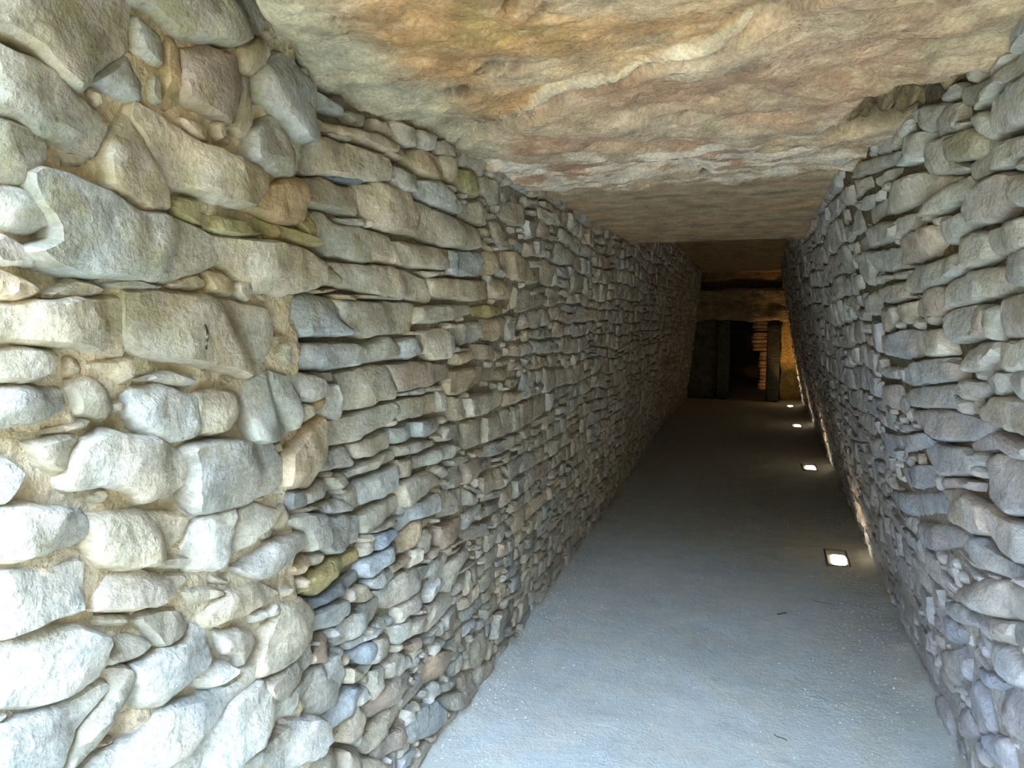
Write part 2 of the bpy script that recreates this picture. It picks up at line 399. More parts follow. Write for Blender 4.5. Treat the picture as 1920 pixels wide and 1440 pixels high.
STONES_L = '''
t 673,1866 707,1867 738,1862 768,1846 803,1828 829,1843 838,1856 883,1898 898,1915 892,1929 906,1975 902,2015 676,1920
t 908,1984 949,1989 974,1982 1012,1976 1066,1985 1133,2003 1202,2044 1245,2093 1256,2164 906,2017
n 905,1920 933,1912 967,1904 973,1937 976,1966 945,1977 908,1974
o 969,1905 964,1841 983,1840 1007,1858 1006,1964 978,1965
n 935,1850 964,1844 967,1897 936,1894
g 838,1841 868,1839 907,1834 924,1836 936,1872 922,1895 899,1906 870,1882 835,1849
r 1007,1911 1010,1871 1035,1866 1086,1864 1136,1861 1156,1899 1161,1949 1138,1983 1066,1975 1012,1954
g 1212,1964 1202,1924 1245,1922 1296,1901 1326,1875 1364,1891 1376,1928 1395,2001 1325,2034 1278,2036 1239,2013
t 1152,1981 1166,1960 1212,1971 1239,2011 1239,2030 1202,2042 1157,2008
t 1159,1899 1141,1856 1171,1837 1191,1875 1199,1962 1166,1957
n 1176,1831 1180,1805 1256,1791 1308,1795 1345,1850 1296,1879 1267,1918 1191,1861
n 680,1766 703,1765 739,1751 777,1743 831,1737 844,1750 854,1786 837,1810 794,1830 737,1848 706,1847 684,1848
n 676,1678 699,1680 728,1682 754,1706 762,1744 739,1760 703,1758 680,1757
t 1006,1832 1034,1818 1081,1810 1090,1831 1051,1846 1010,1847
c 913,1806 944,1785 951,1744 980,1718 1024,1719 1070,1714 1160,1715 1206,1749 1256,1796 1117,1805 1050,1812 964,1835 928,1840
c 867,1778 853,1739 858,1703 913,1678 968,1680 978,1716 951,1742 941,1787 900,1819
n 748,1662 770,1616 730,1597 745,1587 760,1573 829,1564 958,1560 989,1567 1078,1601 1076,1613 1065,1651 1031,1661 975,1672 913,1669 839,1694 784,1705 757,1702 736,1682
w 674,1615 706,1614 733,1618 769,1626 748,1662 723,1677 699,1677 676,1675
w 672,1571 695,1568 739,1569 747,1577 736,1591 723,1600 697,1614 673,1613
o 1180,1714 1211,1708 1267,1698 1327,1705 1358,1766 1361,1803 1279,1791 1233,1767 1185,1729
c 1080,1604 1134,1588 1195,1555 1261,1550 1353,1561 1428,1579 1425,1630 1352,1653 1244,1654 1149,1652 1072,1651
n 1432,1575 1520,1580 1525,1599 1489,1628 1434,1636
y 1065,1657 1139,1654 1206,1662 1211,1677 1140,1692 1053,1693
y 1211,1677 1244,1661 1352,1657 1412,1662 1382,1685 1315,1694 1215,1703
y 1379,1665 1413,1653 1405,1703 1398,1734 1365,1741 1330,1709
y 979,1677 1007,1668 1061,1660 1048,1692 1049,1711 976,1711
c 667,1468 728,1467 781,1458 816,1452 856,1439 876,1441 887,1464 893,1506 896,1533 859,1535 778,1525 743,1527 693,1520 670,1523
c 665,1421 688,1417 720,1412 741,1415 777,1446 775,1455 740,1462 690,1461 667,1466
c 670,1526 717,1523 740,1529 745,1545 709,1564 695,1567 671,1567
n 756,1528 778,1526 816,1528 856,1541 829,1554 799,1561 770,1546 746,1530
n 853,1549 876,1543 928,1543 967,1548 965,1559 893,1566 829,1559
c 988,1551 1038,1549 1059,1550 1064,1568 1038,1581 989,1566 969,1557
c 1068,1568 1068,1549 1114,1540 1133,1551 1134,1575 1078,1593 1064,1584
c 1138,1539 1174,1532 1189,1543 1203,1557 1179,1577 1139,1568
t 895,1463 907,1447 943,1438 1023,1421 1089,1411 1152,1389 1188,1394 1227,1439 1238,1482 1222,1518 1179,1527 1046,1540 965,1544 897,1540
g 662,1356 700,1353 736,1355 775,1365 781,1378 771,1404 733,1410 688,1413 665,1418
n 793,1382 798,1351 841,1344 870,1360 861,1383 836,1405 809,1413 778,1406
w 913,1395 961,1391 1001,1379 1028,1376 1035,1393 981,1410 935,1407 910,1400
w 889,1349 901,1327 959,1286 1020,1290 1031,1315 1028,1367 1001,1371 961,1387 909,1387 895,1371
c 1035,1291 1087,1283 1141,1289 1162,1318 1152,1353 1088,1369 1032,1366
w 1168,1306 1174,1256 1238,1247 1313,1254 1249,1315 1241,1388 1205,1387 1168,1367
g 1249,1341 1264,1302 1313,1258 1345,1283 1351,1323 1303,1380 1245,1388
g 1329,1345 1358,1316 1402,1311 1466,1340 1395,1374 1310,1385
c 1352,1283 1345,1261 1406,1275 1399,1306 1358,1310
o 1417,1279 1460,1303 1466,1328 1406,1311
w 783,1252 794,1241 850,1237 884,1218 904,1195 977,1196 1006,1212 1011,1230 999,1262 959,1289 904,1308 859,1320 821,1317 790,1294 780,1269
g 1030,1226 1016,1187 1040,1145 1134,1131 1209,1131 1290,1147 1279,1191 1232,1244 1121,1262 1033,1272 1009,1260
c 1293,1181 1287,1140 1383,1114 1446,1151 1463,1204 1450,1263 1382,1248 1298,1211
w 658,1254 681,1248 697,1262 713,1288 703,1304 684,1315 661,1318
c 727,1311 747,1284 777,1264 784,1298 803,1335 791,1327 749,1329 718,1327
c 717,1331 749,1333 800,1331 841,1342 816,1352 749,1344 708,1344
c 824,1419 856,1409 868,1391 899,1406 903,1428 890,1441 819,1439
w 655,1175 685,1168 729,1163 785,1159 819,1170 805,1210 719,1239 658,1254
c 821,1170 809,1149 834,1112 880,1096 916,1087 955,1092 996,1107 1015,1143 949,1170 819,1201
w 954,1064 995,1049 1022,1049 1014,1073 955,1089 935,1078
w 1001,1059 1016,1045 1074,1023 1097,1027 1113,1061 1127,1100 1146,1122 1076,1133 1027,1126 997,1090
t 1115,1048 1134,1037 1185,1043 1242,1068 1274,1089 1187,1126 1161,1118 1130,1097
g 1175,978 1208,956 1305,954 1392,976 1364,1013 1261,1023 1186,1015 1133,1008
g 1311,1043 1374,1011 1406,957 1462,959 1455,1029 1370,1056 1311,1061
w 650,1076 674,1069 725,1065 776,1061 798,1077 802,1109 791,1137 728,1147 678,1154 654,1160
w 844,1034 896,1016 953,1008 994,1015 1018,1026 994,1043 935,1067 887,1092 853,1084 816,1049
c 813,1029 830,1011 877,995 899,1009 832,1031
n 920,964 932,940 951,927 992,926 1013,937 1006,966 977,988 925,999 896,998
n 826,955 848,941 883,934 927,938 913,962 877,978 830,987
w 646,976 695,955 763,938 802,938 822,956 826,993 817,1007 787,1032 719,1050 674,1060 650,1065
w 896,883 903,845 945,823 973,832 1008,841 1047,846 1062,874 1044,923 1019,936 1005,919 951,923 887,924
n 828,924 838,897 814,885 776,862 747,827 768,814 805,826 865,864 881,894 876,924 826,945
w 641,863 738,799 742,831 769,866 810,886 836,901 826,923 777,925 720,928 669,941 645,949
w 772,776 906,687 954,711 1015,723 1080,736 1157,736 1200,748 1185,789 1105,776 1034,790 948,809 901,796 837,803 798,795
w 906,687 1078,573 1103,603 1172,611 1206,634 1222,685 1202,734 1131,737 1056,729 988,722 934,707
g 1085,885 1099,846 1127,822 1143,797 1178,806 1199,827 1183,863 1066,909
c 1055,923 1073,912 1169,898 1243,892 1283,900 1220,946 1119,965 1052,948
c 1011,986 1028,973 1105,957 1110,971 1060,1000 996,1011
w 1014,830 1025,811 1071,788 1124,794 1126,810 1082,842 1046,862
t 1210,747 1305,735 1391,751 1398,809 1365,855 1287,865 1243,839 1198,766
g 1232,682 1280,660 1339,667 1411,675 1394,734 1338,739 1280,729 1213,725
n 1221,653 1233,624 1306,604 1360,610 1408,632 1406,662 1306,661 1233,674
g 1374,562 1478,523 1539,533 1569,576 1536,638 1470,650 1411,607 1322,598
b 1280,553 1233,544 1242,488 1319,465 1404,445 1446,469 1432,526 1300,596
g 1103,564 1184,535 1230,552 1295,557 1290,588 1179,596 1104,600
t 1074,996 1115,974 1120,990 1077,1013
w 1243,856 1273,851 1280,873 1267,886 1231,872
w 1191,866 1231,861 1225,887 1175,891
n 1337,1856 1353,1829 1390,1818 1496,1838 1592,1839 1694,1856 1704,1874 1682,1913 1564,1919 1458,1912 1376,1897 1329,1875
t 1391,1939 1438,1924 1473,1925 1563,1933 1657,1923 1712,1930 1724,1953 1655,1968 1550,1957 1472,1951 1389,1964
n 1487,1917 1550,1922 1549,1935 1495,1935 1445,1919
n 1371,1901 1410,1909 1429,1926 1415,1929 1371,1924
d 1489,1824 1528,1823 1598,1830 1610,1852 1540,1848 1483,1831
n 1359,1755 1391,1749 1483,1754 1581,1750 1596,1764 1591,1818 1528,1820 1460,1825 1359,1803
n 1609,1770 1638,1740 1710,1730 1805,1733 1843,1749 1841,1791 1781,1843 1674,1849 1595,1828
t 1694,1917 1751,1918 1771,1932 1764,1952 1688,1937
g 1699,1858 1719,1845 1805,1840 1839,1850 1840,1900 1769,1897 1710,1900
t 1793,1917 1850,1905 1928,1898 1971,1892 1976,1931 1936,1963 1852,1970 1784,1937
t 1975,1912 2014,1903 2044,1944 2026,1980 1942,1968
b 1840,1841 1927,1829 2041,1819 2091,1835 2049,1854 1996,1876 1929,1896 1845,1882
n 1998,1879 2045,1877 2042,1894 1977,1894
n 1844,1772 1826,1730 1968,1716 2147,1720 2207,1733 2173,1800 2060,1807 1919,1815 1826,1826
n 1421,1666 1462,1654 1495,1649 1627,1641 1685,1649 1744,1645 1748,1694 1717,1718 1630,1727 1519,1723 1476,1747 1414,1738
n 1545,1725 1620,1730 1607,1751 1520,1740
n 1618,1729 1630,1728 1638,1744 1618,1748
t 1758,1646 1830,1641 1967,1644 2028,1652 2018,1707 1912,1708 1824,1710 1757,1708
b 2028,1636 2106,1630 2090,1714 2027,1704
b 2117,1631 2290,1640 2263,1723 2102,1712
n 1521,1607 1529,1574 1601,1569 1674,1557 1820,1556 1928,1546 1934,1568 1902,1611 1788,1635 1670,1636 1473,1632
t 1951,1560 2255,1559 2380,1570 2320,1626 2025,1622 1935,1618
t 1922,1620 2019,1631 2005,1643 1876,1635
b 1247,1487 1317,1471 1394,1459 1549,1458 1560,1462 1501,1505 1499,1545 1464,1553 1297,1548 1246,1528
n 1524,1505 1565,1462 1621,1450 1679,1459 1835,1457 1861,1511 1852,1544 1602,1543 1504,1545
n 1865,1487 1936,1486 2073,1497 2243,1514 2223,1545 1870,1534
y 2285,1508 2402,1503 2524,1516 2517,1544 2357,1548 2249,1540
y 2046,1913 2106,1887 2216,1889 2235,1935 2170,1965 2039,1951
t 2254,1905 2351,1886 2420,1942 2377,1969 2225,1965
t 2108,1817 2194,1800 2311,1814 2314,1866 2264,1886 2125,1865
n 2398,1867 2547,1843 2721,1857 2728,1910 2625,1933 2387,1910
t 2278,1775 2353,1777 2314,1805 2226,1795
y 2224,1735 2293,1742 2305,1763 2220,1760
t 2399,1770 2539,1764 2483,1850 2352,1833
t 2309,1642 2466,1669 2449,1739 2292,1726
t 2493,1701 2581,1650 2849,1649 2803,1728 2607,1753 2483,1742
t 2412,1572 2629,1571 2593,1632 2377,1647
n 1617,1550 1801,1551 1802,1561 1608,1562
n 1361,1556 1442,1555 1500,1563 1518,1575 1373,1563
n 1267,1452 1328,1456 1279,1469 1244,1467
b 1327,1400 1349,1388 1467,1378 1606,1380 1625,1414 1603,1436 1367,1444 1326,1445
n 1269,1429 1292,1403 1320,1390 1319,1446 1286,1450
g 1625,1383 1683,1385 1778,1389 1775,1426 1727,1453 1638,1425
g 1785,1389 1825,1387 1903,1408 1898,1457 1781,1435
w 1911,1402 1949,1378 2077,1374 2100,1433 2061,1471 1914,1462
g 2085,1462 2119,1412 2221,1414 2334,1422 2314,1486 2082,1482
t 2355,1428 2496,1417 2595,1418 2566,1501 2533,1505 2340,1498
g 2603,1416 2737,1417 2698,1499 2578,1501
t 2109,1355 2173,1345 2257,1364 2251,1396 2126,1390
r 2285,1363 2507,1344 2455,1408 2275,1414
n 1548,1320 1569,1272 1642,1266 1673,1281 1760,1277 1758,1310 1729,1374 1653,1374 1579,1369 1527,1360
r 1754,1340 1774,1295 1958,1299 2101,1309 2080,1353 1853,1377 1743,1373
g 1775,1285 1816,1281 1831,1297 1775,1292
g 1838,1281 1909,1274 1896,1302 1844,1296
g 1922,1283 2025,1276 2022,1296 1912,1300
n 1468,1198 1515,1187 1578,1191 1653,1203 1725,1217 1775,1239 1755,1271 1673,1268 1576,1252 1472,1252
t 1784,1238 1777,1213 1869,1213 2008,1212 1999,1270 1799,1274 1764,1272
g 2024,1210 2069,1210 2050,1288 2007,1286
t 2064,1262 2148,1251 2252,1255 2391,1280 2379,1334 2102,1334 2057,1304
t 2087,1208 2055,1184 2146,1166 2234,1160 2239,1206 2189,1242 2080,1251
t 2410,1273 2634,1261 2777,1263 2741,1305 2416,1313
n 2260,1162 2481,1153 2649,1167 2594,1225 2214,1237
n 1469,1348 1519,1344 1519,1373 1446,1374
w 1471,1310 1443,1272 1499,1256 1545,1248 1551,1275 1515,1339 1470,1338
b 1468,1164 1445,1135 1508,1131 1600,1117 1606,1129 1568,1180 1493,1184 1465,1189
n 1618,1135 1697,1133 1767,1136 1758,1189 1646,1186 1596,1180
b 1776,1160 1800,1146 1886,1148 1866,1200 1773,1192
b 1896,1151 1956,1142 2059,1148 2025,1189 1884,1197
g 2044,1138 2035,1113 2168,1103 2172,1152 2068,1155
g 1807,1108 1880,1101 2026,1102 2009,1124 1896,1137 1804,1136
n 1907,1050 2092,1050 2171,1075 2109,1096 1915,1085
n 1568,1108 1576,1090 1699,1093 1800,1099 1780,1130 1621,1115
g 1608,1044 1625,1008 1704,1008 1807,1015 1792,1087 1700,1075 1615,1074
n 1509,1077 1563,1083 1562,1112 1474,1117
w 1474,1025 1580,1005 1572,1027 1531,1046 1452,1052
g 1380,1069 1441,1067 1510,1077 1506,1106 1441,1111 1379,1100
d 1309,1094 1318,1073 1368,1072 1374,1094 1355,1118 1309,1117
n 1326,1064 1424,1045 1424,1064 1326,1076
n 1577,1006 1611,1011 1601,1077 1538,1051
t 1817,1039 1892,1034 1887,1085 1808,1094
n 1826,994 1839,950 1956,965 2103,966 1989,1030 1823,1029
g 2102,978 2111,1004 2065,1034 2008,1029
g 2134,938 2243,935 2230,1008 2137,1002
r 2274,928 2313,919 2441,970 2381,1005 2258,1009
g 2106,849 2278,838 2264,913 2090,941
n 2308,837 2385,817 2418,832 2294,906
g 2312,899 2433,846 2446,859 2309,916
b 1871,924 1805,904 1834,876 1901,890 2069,880 2050,951 1879,947
n 1653,928 1694,911 1762,928 1826,953 1818,993 1705,990 1642,976
g 1469,943 1499,917 1571,908 1639,907 1636,978 1576,998 1475,1015
g 1380,1009 1402,965 1428,957 1462,978 1454,1034 1377,1050 1320,1057
B 1680,880 1713,860 1800,876 1798,899 1727,908 1671,899
n 1711,911 1798,907 1805,928 1753,932 1678,917
t 1850,812 1907,817 1969,843 2064,865 1902,886 1818,867
g 1981,765 2067,762 2057,826 1976,843 1937,800
r 2077,769 2105,738 2280,741 2284,806 2082,825
g 2319,697 2527,668 2494,729 2291,752
g 2338,770 2530,738 2501,783 2299,796
y 1438,830 1498,844 1550,858 1633,855 1632,891 1549,893 1432,891 1381,860
d 1424,793 1499,797 1567,791 1635,800 1626,830 1536,827 1475,817 1410,833 1411,814
n 1648,861 1678,865 1726,879 1674,907 1647,882
b 1635,819 1666,795 1752,806 1829,813 1793,857 1713,851 1648,847
b 1687,757 1720,740 1780,755 1788,776 1753,797 1677,778
t 1797,766 1832,764 1910,775 1887,791 1785,792
g 1785,668 1814,651 1928,652 2051,689 2035,709 1940,735 1854,747 1761,733 1724,735
t 1603,758 1633,737 1690,735 1663,777 1602,785
g 1392,743 1515,721 1598,721 1580,768 1476,781 1404,770
g 1543,653 1589,647 1654,648 1732,657 1746,707 1719,721 1634,713 1541,712
r 1412,672 1468,649 1506,673 1491,719 1412,700
g 1404,724 1438,704 1452,714 1417,729
b 1608,614 1729,606 1844,599 1821,623 1709,632 1599,639
b 1618,574 1677,541 1719,558 1709,595 1609,594
n 1691,535 1820,517 1804,580 1734,590
w 1815,552 1844,528 1928,520 1932,577 1881,581 1801,598
r 1927,468 2022,443 2030,477 1894,502
w 1783,447 1832,428 1930,420 1949,437 1868,497 1779,494
t 1695,428 1756,444 1771,498 1701,510 1687,436
n 1569,543 1608,528 1675,528 1615,561 1576,585
g 1441,525 1519,520 1555,550 1522,630 1442,649 1342,588
b 1452,475 1467,449 1578,444 1678,461 1642,498 1575,517 1512,516 1444,515
w 1615,347 1649,353 1683,380 1647,443 1612,422 1533,405
t 1715,256 1773,265 1846,261 1897,291 1884,328 1748,330 1656,322
r 1762,194 1822,184 1900,177 1984,188 2017,208 1919,239 1778,252
r 2036,330 2082,285 2199,251 2271,268 2244,330 2092,381 2032,361
g 2271,303 2401,298 2390,354 2328,353 2222,347
t 2519,120 2638,107 2678,187 2643,245 2461,251 2463,154
g 2257,238 2282,189 2406,182 2374,256 2300,251
g 2135,217 2281,162 2391,170 2273,201 2120,242
g 2225,116 2354,39 2558,-5 2535,99 2395,97 2143,190
g 2559,45 2612,-33 2768,-3 2682,81 2529,109
b 1917,195 1932,152 2112,76 2228,61 2236,107 2152,185 2039,221
g 2725,154 2888,114 3058,109 3033,191 2744,258 2739,168
g 2491,272 2662,256 2674,294 2467,314
r 1718,362 1828,357 1932,389 1905,422 1801,428 1697,417
g 1408,381 1545,292 1552,353 1497,432 1437,435
t 1681,204 1809,155 1756,221 1678,263
g 1561,282 1663,216 1649,312 1567,357
g 2103,610 2177,571 2284,583 2406,625 2315,680 2079,669
'''
STONES_R = '''
g 1688,1926 1516,1935 1457,1927 1478,1840 1551,1852 1673,1859 1705,1871
n 1839,2002 1694,1978 1556,1981 1449,1957 1456,1932 1540,1939 1665,1944 1724,1937 1836,1962 1844,1986
n 1784,1929 1747,1924 1704,1900 1699,1869 1714,1859 1752,1880 1790,1909
y 1904,1908 1808,1907 1712,1856 1661,1849 1716,1842 1813,1841 1904,1858 1909,1885
n 1854,1820 1840,1840 1741,1846 1647,1844 1544,1829 1482,1825 1492,1787 1580,1793 1652,1797 1754,1797 1826,1799
g 1926,1988 1856,1977 1860,1922 1931,1926 1990,1925 1971,1950
g 2017,2013 1949,2002 1935,1989 1971,1963 2019,1945 2033,1980
n 2140,1973 2049,1963 2003,1945 2048,1920 2073,1906 2127,1915 2155,1944
g 2039,1915 2006,1923 1917,1919 1914,1860 1863,1837 1874,1828 1966,1838 2040,1853 2067,1889
n 2582,1848 2378,1857 2221,1874 2091,1867 2016,1842 1953,1826 1949,1815 2028,1802 2120,1800 2265,1797 2451,1808 2595,1793 2658,1818
n 2093,1762 2029,1796 1941,1812 1866,1816 1818,1785 1852,1769 1942,1762 2015,1754 2076,1756
R 1841,1762 1784,1792 1692,1785 1636,1774 1635,1752 1672,1721 1753,1703 1850,1707 1856,1739
g 1622,1769 1561,1765 1499,1758 1513,1702 1590,1709 1638,1718 1638,1748
n 2803,2020 2596,2000 2404,1975 2187,1946 2181,1936 2268,1926 2428,1939 2613,1955 2834,1978 2862,2010
w 2329,1769 2267,1783 2126,1774 2130,1743 2180,1732 2307,1724 2347,1739
g 1637,1800 1567,1793 1493,1782 1498,1763 1586,1772 1620,1781
g 2591,1789 2408,1787 2301,1766 2308,1731 2494,1727 2644,1729 2813,1731 2774,1770
R 2275,1725 2132,1730 2032,1728 2030,1687 2086,1660 2196,1651 2291,1655 2290,1698
g 2017,1736 1861,1744 1856,1707 1928,1693 1945,1676 2026,1687
w 1933,1690 1817,1686 1789,1631 1834,1620 1916,1614 1936,1652
g 1804,1687 1716,1688 1580,1693 1516,1692 1530,1635 1667,1634 1770,1633 1792,1650
b 2565,1710 2297,1705 2310,1656 2203,1646 2220,1638 2440,1645 2574,1650
b 1696,1632 1596,1633 1531,1630 1549,1561 1683,1566 1716,1579 1702,1610
g 2456,1636 2244,1634 2239,1625 2307,1614 2470,1615
g 2596,1644 2482,1634 2491,1620 2638,1611
g 2198,1638 2063,1639 1959,1653 1938,1615 1954,1601 2022,1589 2154,1575 2310,1573 2277,1608
n 2648,1599 2298,1607 2311,1571 2237,1561 2411,1553 2621,1544 2690,1567
g 2824,1724 2620,1719 2617,1657 2684,1613 2895,1632 2911,1689
n 2011,1570 1954,1593 1838,1607 1713,1604 1717,1568 1715,1552 1826,1544 1944,1535 2002,1527 2004,1548
R 2250,1552 2209,1559 2060,1582 2017,1568 2008,1526 2052,1514 2133,1504 2270,1506 2277,1525
n 2418,1534 2277,1548 2290,1526 2285,1503 2261,1486 2464,1484 2444,1515
t 2662,1533 2456,1538 2493,1484 2572,1458 2708,1456
g 2085,1495 2008,1520 1920,1530 1923,1490 1908,1452 2010,1442 2084,1456
R 1910,1527 1839,1526 1831,1502 1834,1467 1901,1453 1917,1490
b 1832,1526 1759,1527 1753,1513 1774,1458 1822,1456 1822,1497
R 1736,1542 1616,1549 1552,1550 1572,1471 1646,1464 1734,1461 1751,1497
p 2629,1436 2408,1466 2250,1465 2251,1436 2314,1392 2464,1378 2575,1397
w 2244,1462 2090,1474 2077,1445 2059,1410 2274,1394 2285,1420
w 2025,1381 1977,1424 1888,1447 1783,1450 1800,1416 1892,1382 1980,1372
w 1781,1447 1636,1460 1574,1461 1587,1413 1727,1390 1836,1386 1863,1387 1787,1417
b 2581,1338 2240,1387 2077,1400 2089,1342 2224,1325 2456,1293 2576,1298
R 2070,1398 2015,1387 2023,1349 2082,1343
g 2097,1324 2008,1351 1884,1355 1859,1344 1964,1313 2089,1306
b 1861,1370 1736,1390 1732,1359 1799,1333 1848,1339
b 1725,1391 1588,1409 1605,1340 1676,1338 1723,1352
t 2743,1337 2592,1342 2619,1304 2743,1294
b 2458,1285 2108,1329 2103,1303 2019,1301 2104,1270 2265,1250 2467,1230 2545,1248
R 2904,1253 2599,1285 2556,1251 2587,1207 2711,1192 2901,1212
c 1975,1322 1943,1288 1862,1324 1663,1340 1603,1346 1621,1266 1706,1266 1834,1261 1922,1261 1966,1279
p 2543,1205 2269,1243 2098,1261 1938,1259 1904,1247 2010,1202 2261,1161 2382,1175
p 2688,1146 2512,1167 2416,1162 2639,1121 2709,1119
b 2440,1104 2270,1149 2066,1170 2013,1153 2017,1118 2175,1078 2335,1052 2405,1068
p 2018,1192 1887,1245 1724,1247 1662,1242 1667,1221 1735,1206 1850,1208 2002,1171
p 1936,1155 1854,1196 1709,1203 1663,1183 1681,1110 1774,1086 1898,1050 1960,1071
c 2334,1002 2131,1052 2003,1043 1979,976 2075,954 2220,939 2259,979
w 1950,1056 1901,1044 1747,1056 1665,1072 1680,1006 1806,965 1909,956 1970,987
b 3271,794 2713,910 2356,997 2252,960 2684,830 3238,717
p 3242,1037 2762,1094 2782,1046 2890,991 3188,977
b 2745,1097 2366,1164 2274,1150 2445,1106 2697,1045
B 2841,967 2399,1063 2332,1047 2432,991 2746,911
p 2665,822 2270,918 2087,935 2223,867 2566,753 2719,750
b 2213,878 2045,950 1914,942 1777,955 1864,902 2019,880 2167,858
R 2316,1042 2116,1085 2029,1094 2037,1069 2105,1063 2321,1010
w 2239,758 2067,840 1930,883 1773,906 1703,913 1716,859 1895,804 2067,743 2240,715
b 2494,620 2275,699 2127,702 2136,683 2287,624 2449,602
c 2098,724 1897,797 1904,754 1947,723 2046,683 2081,704
b 2144,669 2060,670 1949,717 1846,711 1845,661 1945,626 2071,612 2135,624
p 2470,587 2295,614 2255,605 2417,513 2499,523
B 2245,536 2031,608 1941,624 2051,553 2170,504 2257,494
p 2322,437 2219,503 2099,530 2035,511 2063,435 2259,326 2369,335
R 2071,536 1983,605 1864,639 1804,634 1853,516 1964,485 2005,527
p 2652,195 2408,330 2298,288 2471,187 2619,151
b 2480,191 2244,312 2085,330 2263,223 2423,170
p 2192,360 2039,442 1906,458 1880,435 2041,335 2168,319
p 2363,530 2268,534 2331,440 2421,412
t 2760,337 2433,490 2443,389 2727,197 2828,184
g 3213,-48 2759,179 2618,205 2601,134 2813,-12 3043,-68
'''


JOINT = 1.40         # depth at which the mortared masonry of the mouth meets the dry courses
def mortar_w(d, z):
    k = smooth(JOINT - .06 + .07 * noise.noise((z * 6, 0, 0)), JOINT + .0, d)
    return (.025 + .015 * fbm(d * 12, z * 12, 3.3, 5) + .006 * noise.noise((d * 60, z * 60, 1)) + .008 * noise.noise((d * 3, z * 3, 8))) * (1 - k) - .03 * k
def mortar_c(d, z):
    a = lin((.84, .77, .65)); b = lin((.76, .69, .54)); c = lin((.84, .80, .73))
    t = min(1, max(0, .5 + 1.3 * fbm(d * 6, z * 6, 1.1, 3))); s = min(1, max(0, (1.5 - z) * .7))
    return tuple((a[i] * (1 - t) + b[i] * t) * (1 - s * .6) + c[i] * s * .6 for i in range(3))
def joint_w(d, z): return -.012 + .022 * smooth(1.7, 2.6, d) + .007 * fbm(d * 8, z * 8, 5.1, 2)
def joint_c(d, z):
    return lin((.58, .54, .46))

# left wall: mouth section with mortar, then the dry-stone passage
wall_mouth = wall_grid('wall_left_entrance', -1, -.5, JOINT + .03, -.03, 2.35, .012, .012, mortar_w, mortar_c, M_MORTAR)
wall_left = wall_grid('wall_left', -1, JOINT - .18, 14.2, -.03, 2.6, .05, .04, joint_w, joint_c, M_MORTAR)
def jr_w(d, z):
    k = min(1, max(0, (1.0 - z) / .5)) * min(1, max(0, (5.5 - d) / 2)); return (joint_w(d, z) + .004 * smooth(1.65, 1.85, z)) * (1 - k) + k * (.019 + .012 * fbm(d * 8, z * 8, 2.2, 3))
def jr_c(d, z):
    k = min(1, max(0, (1.1 - z) / .5)); a = lin((.42, .38, .31)); b = lin((.72, .70, .69)); return tuple(a[i] * (1 - k) + b[i] * k for i in range(3))
wall_right = wall_grid('wall_right', 1, -.5, 14.2, -.03, 2.6, .03, .03, jr_w, jr_c, M_MORTAR)

rnd = random.Random(7)
def place(side, parent, polys, mat, limit, **kw):
    """the largest as seen become stone parts, the rest one piece of stuff"""
    geos = []
    for (c, P, opt) in polys:
        o = dict(kw); o.update(opt)
        V, Fc, C, ctr, A = stone_geo(P, side, c, rnd, **o) if 'rings' in o else stone_fine(P, side, c, rnd, **o)
        d = math.dist((0, 0, EYE), ctr); show = A * abs(ctr[0]) / d ** 3
        geos.append((show, V, Fc, C, ctr))
    geos.sort(key=lambda g: -g[0])
    for g in geos[:limit]: mesh_obj('stone', g[1], g[2], mat, parent=parent, cols=g[3], origin=g[4], sharp=38)
    if geos[limit:]: build_stuff('small_stones', [g[1:4] for g in geos[limit:]], mat, parent)

occL = Occ(); mouth = []; dry = []
for c, P in parse(STONES_L):
    occL.fill(P); cu = np.mean([q[0] for q in P])
    A, _ = area_centroid(np.array(P)); big = math.sqrt(abs(A))
    item = (vary(PAL[c], rnd, .05), P, dict(h=.040 + min(.03, big * .16) if cu < JOINT else rnd.uniform(.026, .042), soft=.0036 if cu < JOINT else .0022, grow=1.14 if cu < JOINT else 1.06, floor=.35 if cu < JOINT else .6,
            tilt=.22 if cu < JOINT else .16, facets=3 if big > .06 else 1))
    (mouth if cu < JOINT else dry).append(item)
for P in fillers(-1, .4, JOINT, 0, 2.1, rnd, occL, 5000, .014, .034):
    mouth.append((vary(PAL[rnd.choice('ccwt')], rnd, .06), P, dict(h=rnd.uniform(.036, .048), soft=.006, tilt=.2, facets=2, floor=.4)))
place(-1, wall_mouth, mouth, M_STONE, 290, step=.013)

keysL = [('n', 2), ('g', 3), ('t', 3), ('r', 2), ('b', 1.2)]
def pick(keys):
    k = rnd.choices([a for a, _ in keys], [b for _, b in keys])[0]; return vary(tuple(v * 1.10 for v in mixc(PAL[k], PAL['g'], .35)), rnd, .13)
ztopL = lambda d: 2.02 if d < 4.85 else 2.45
fine = dict(step=.02, nmin=9, nmax=20, facets=1, grow=1.03, rings=[0, 0, .004, .014, .04], soft=.0035, tilt=.14)
coarse = dict(step=.05, nmin=8, nmax=10, facets=1, grow=1.03, rings=[0, 0, .006, .03], soft=.004, tilt=.16)
def opts(P):
    d = np.mean([q[0] for q in P]); o = dict(fine if d < 5.5 else coarse); o['h'] = rnd.uniform(.021, .036); return o
Q = courses(-1, 1.42, 14.1, ztopL, rnd, occL, .060, .112, .08, .23)
for P in Q: occL.fill(P)
Q += fillers(-1, 1.42, 4.5, 0, 2.0, rnd, occL, 9000, .012, .03)
dry += [(pick(keysL), P, opts(P)) for P in Q]
place(-1, wall_left, dry, M_STONE, 299)

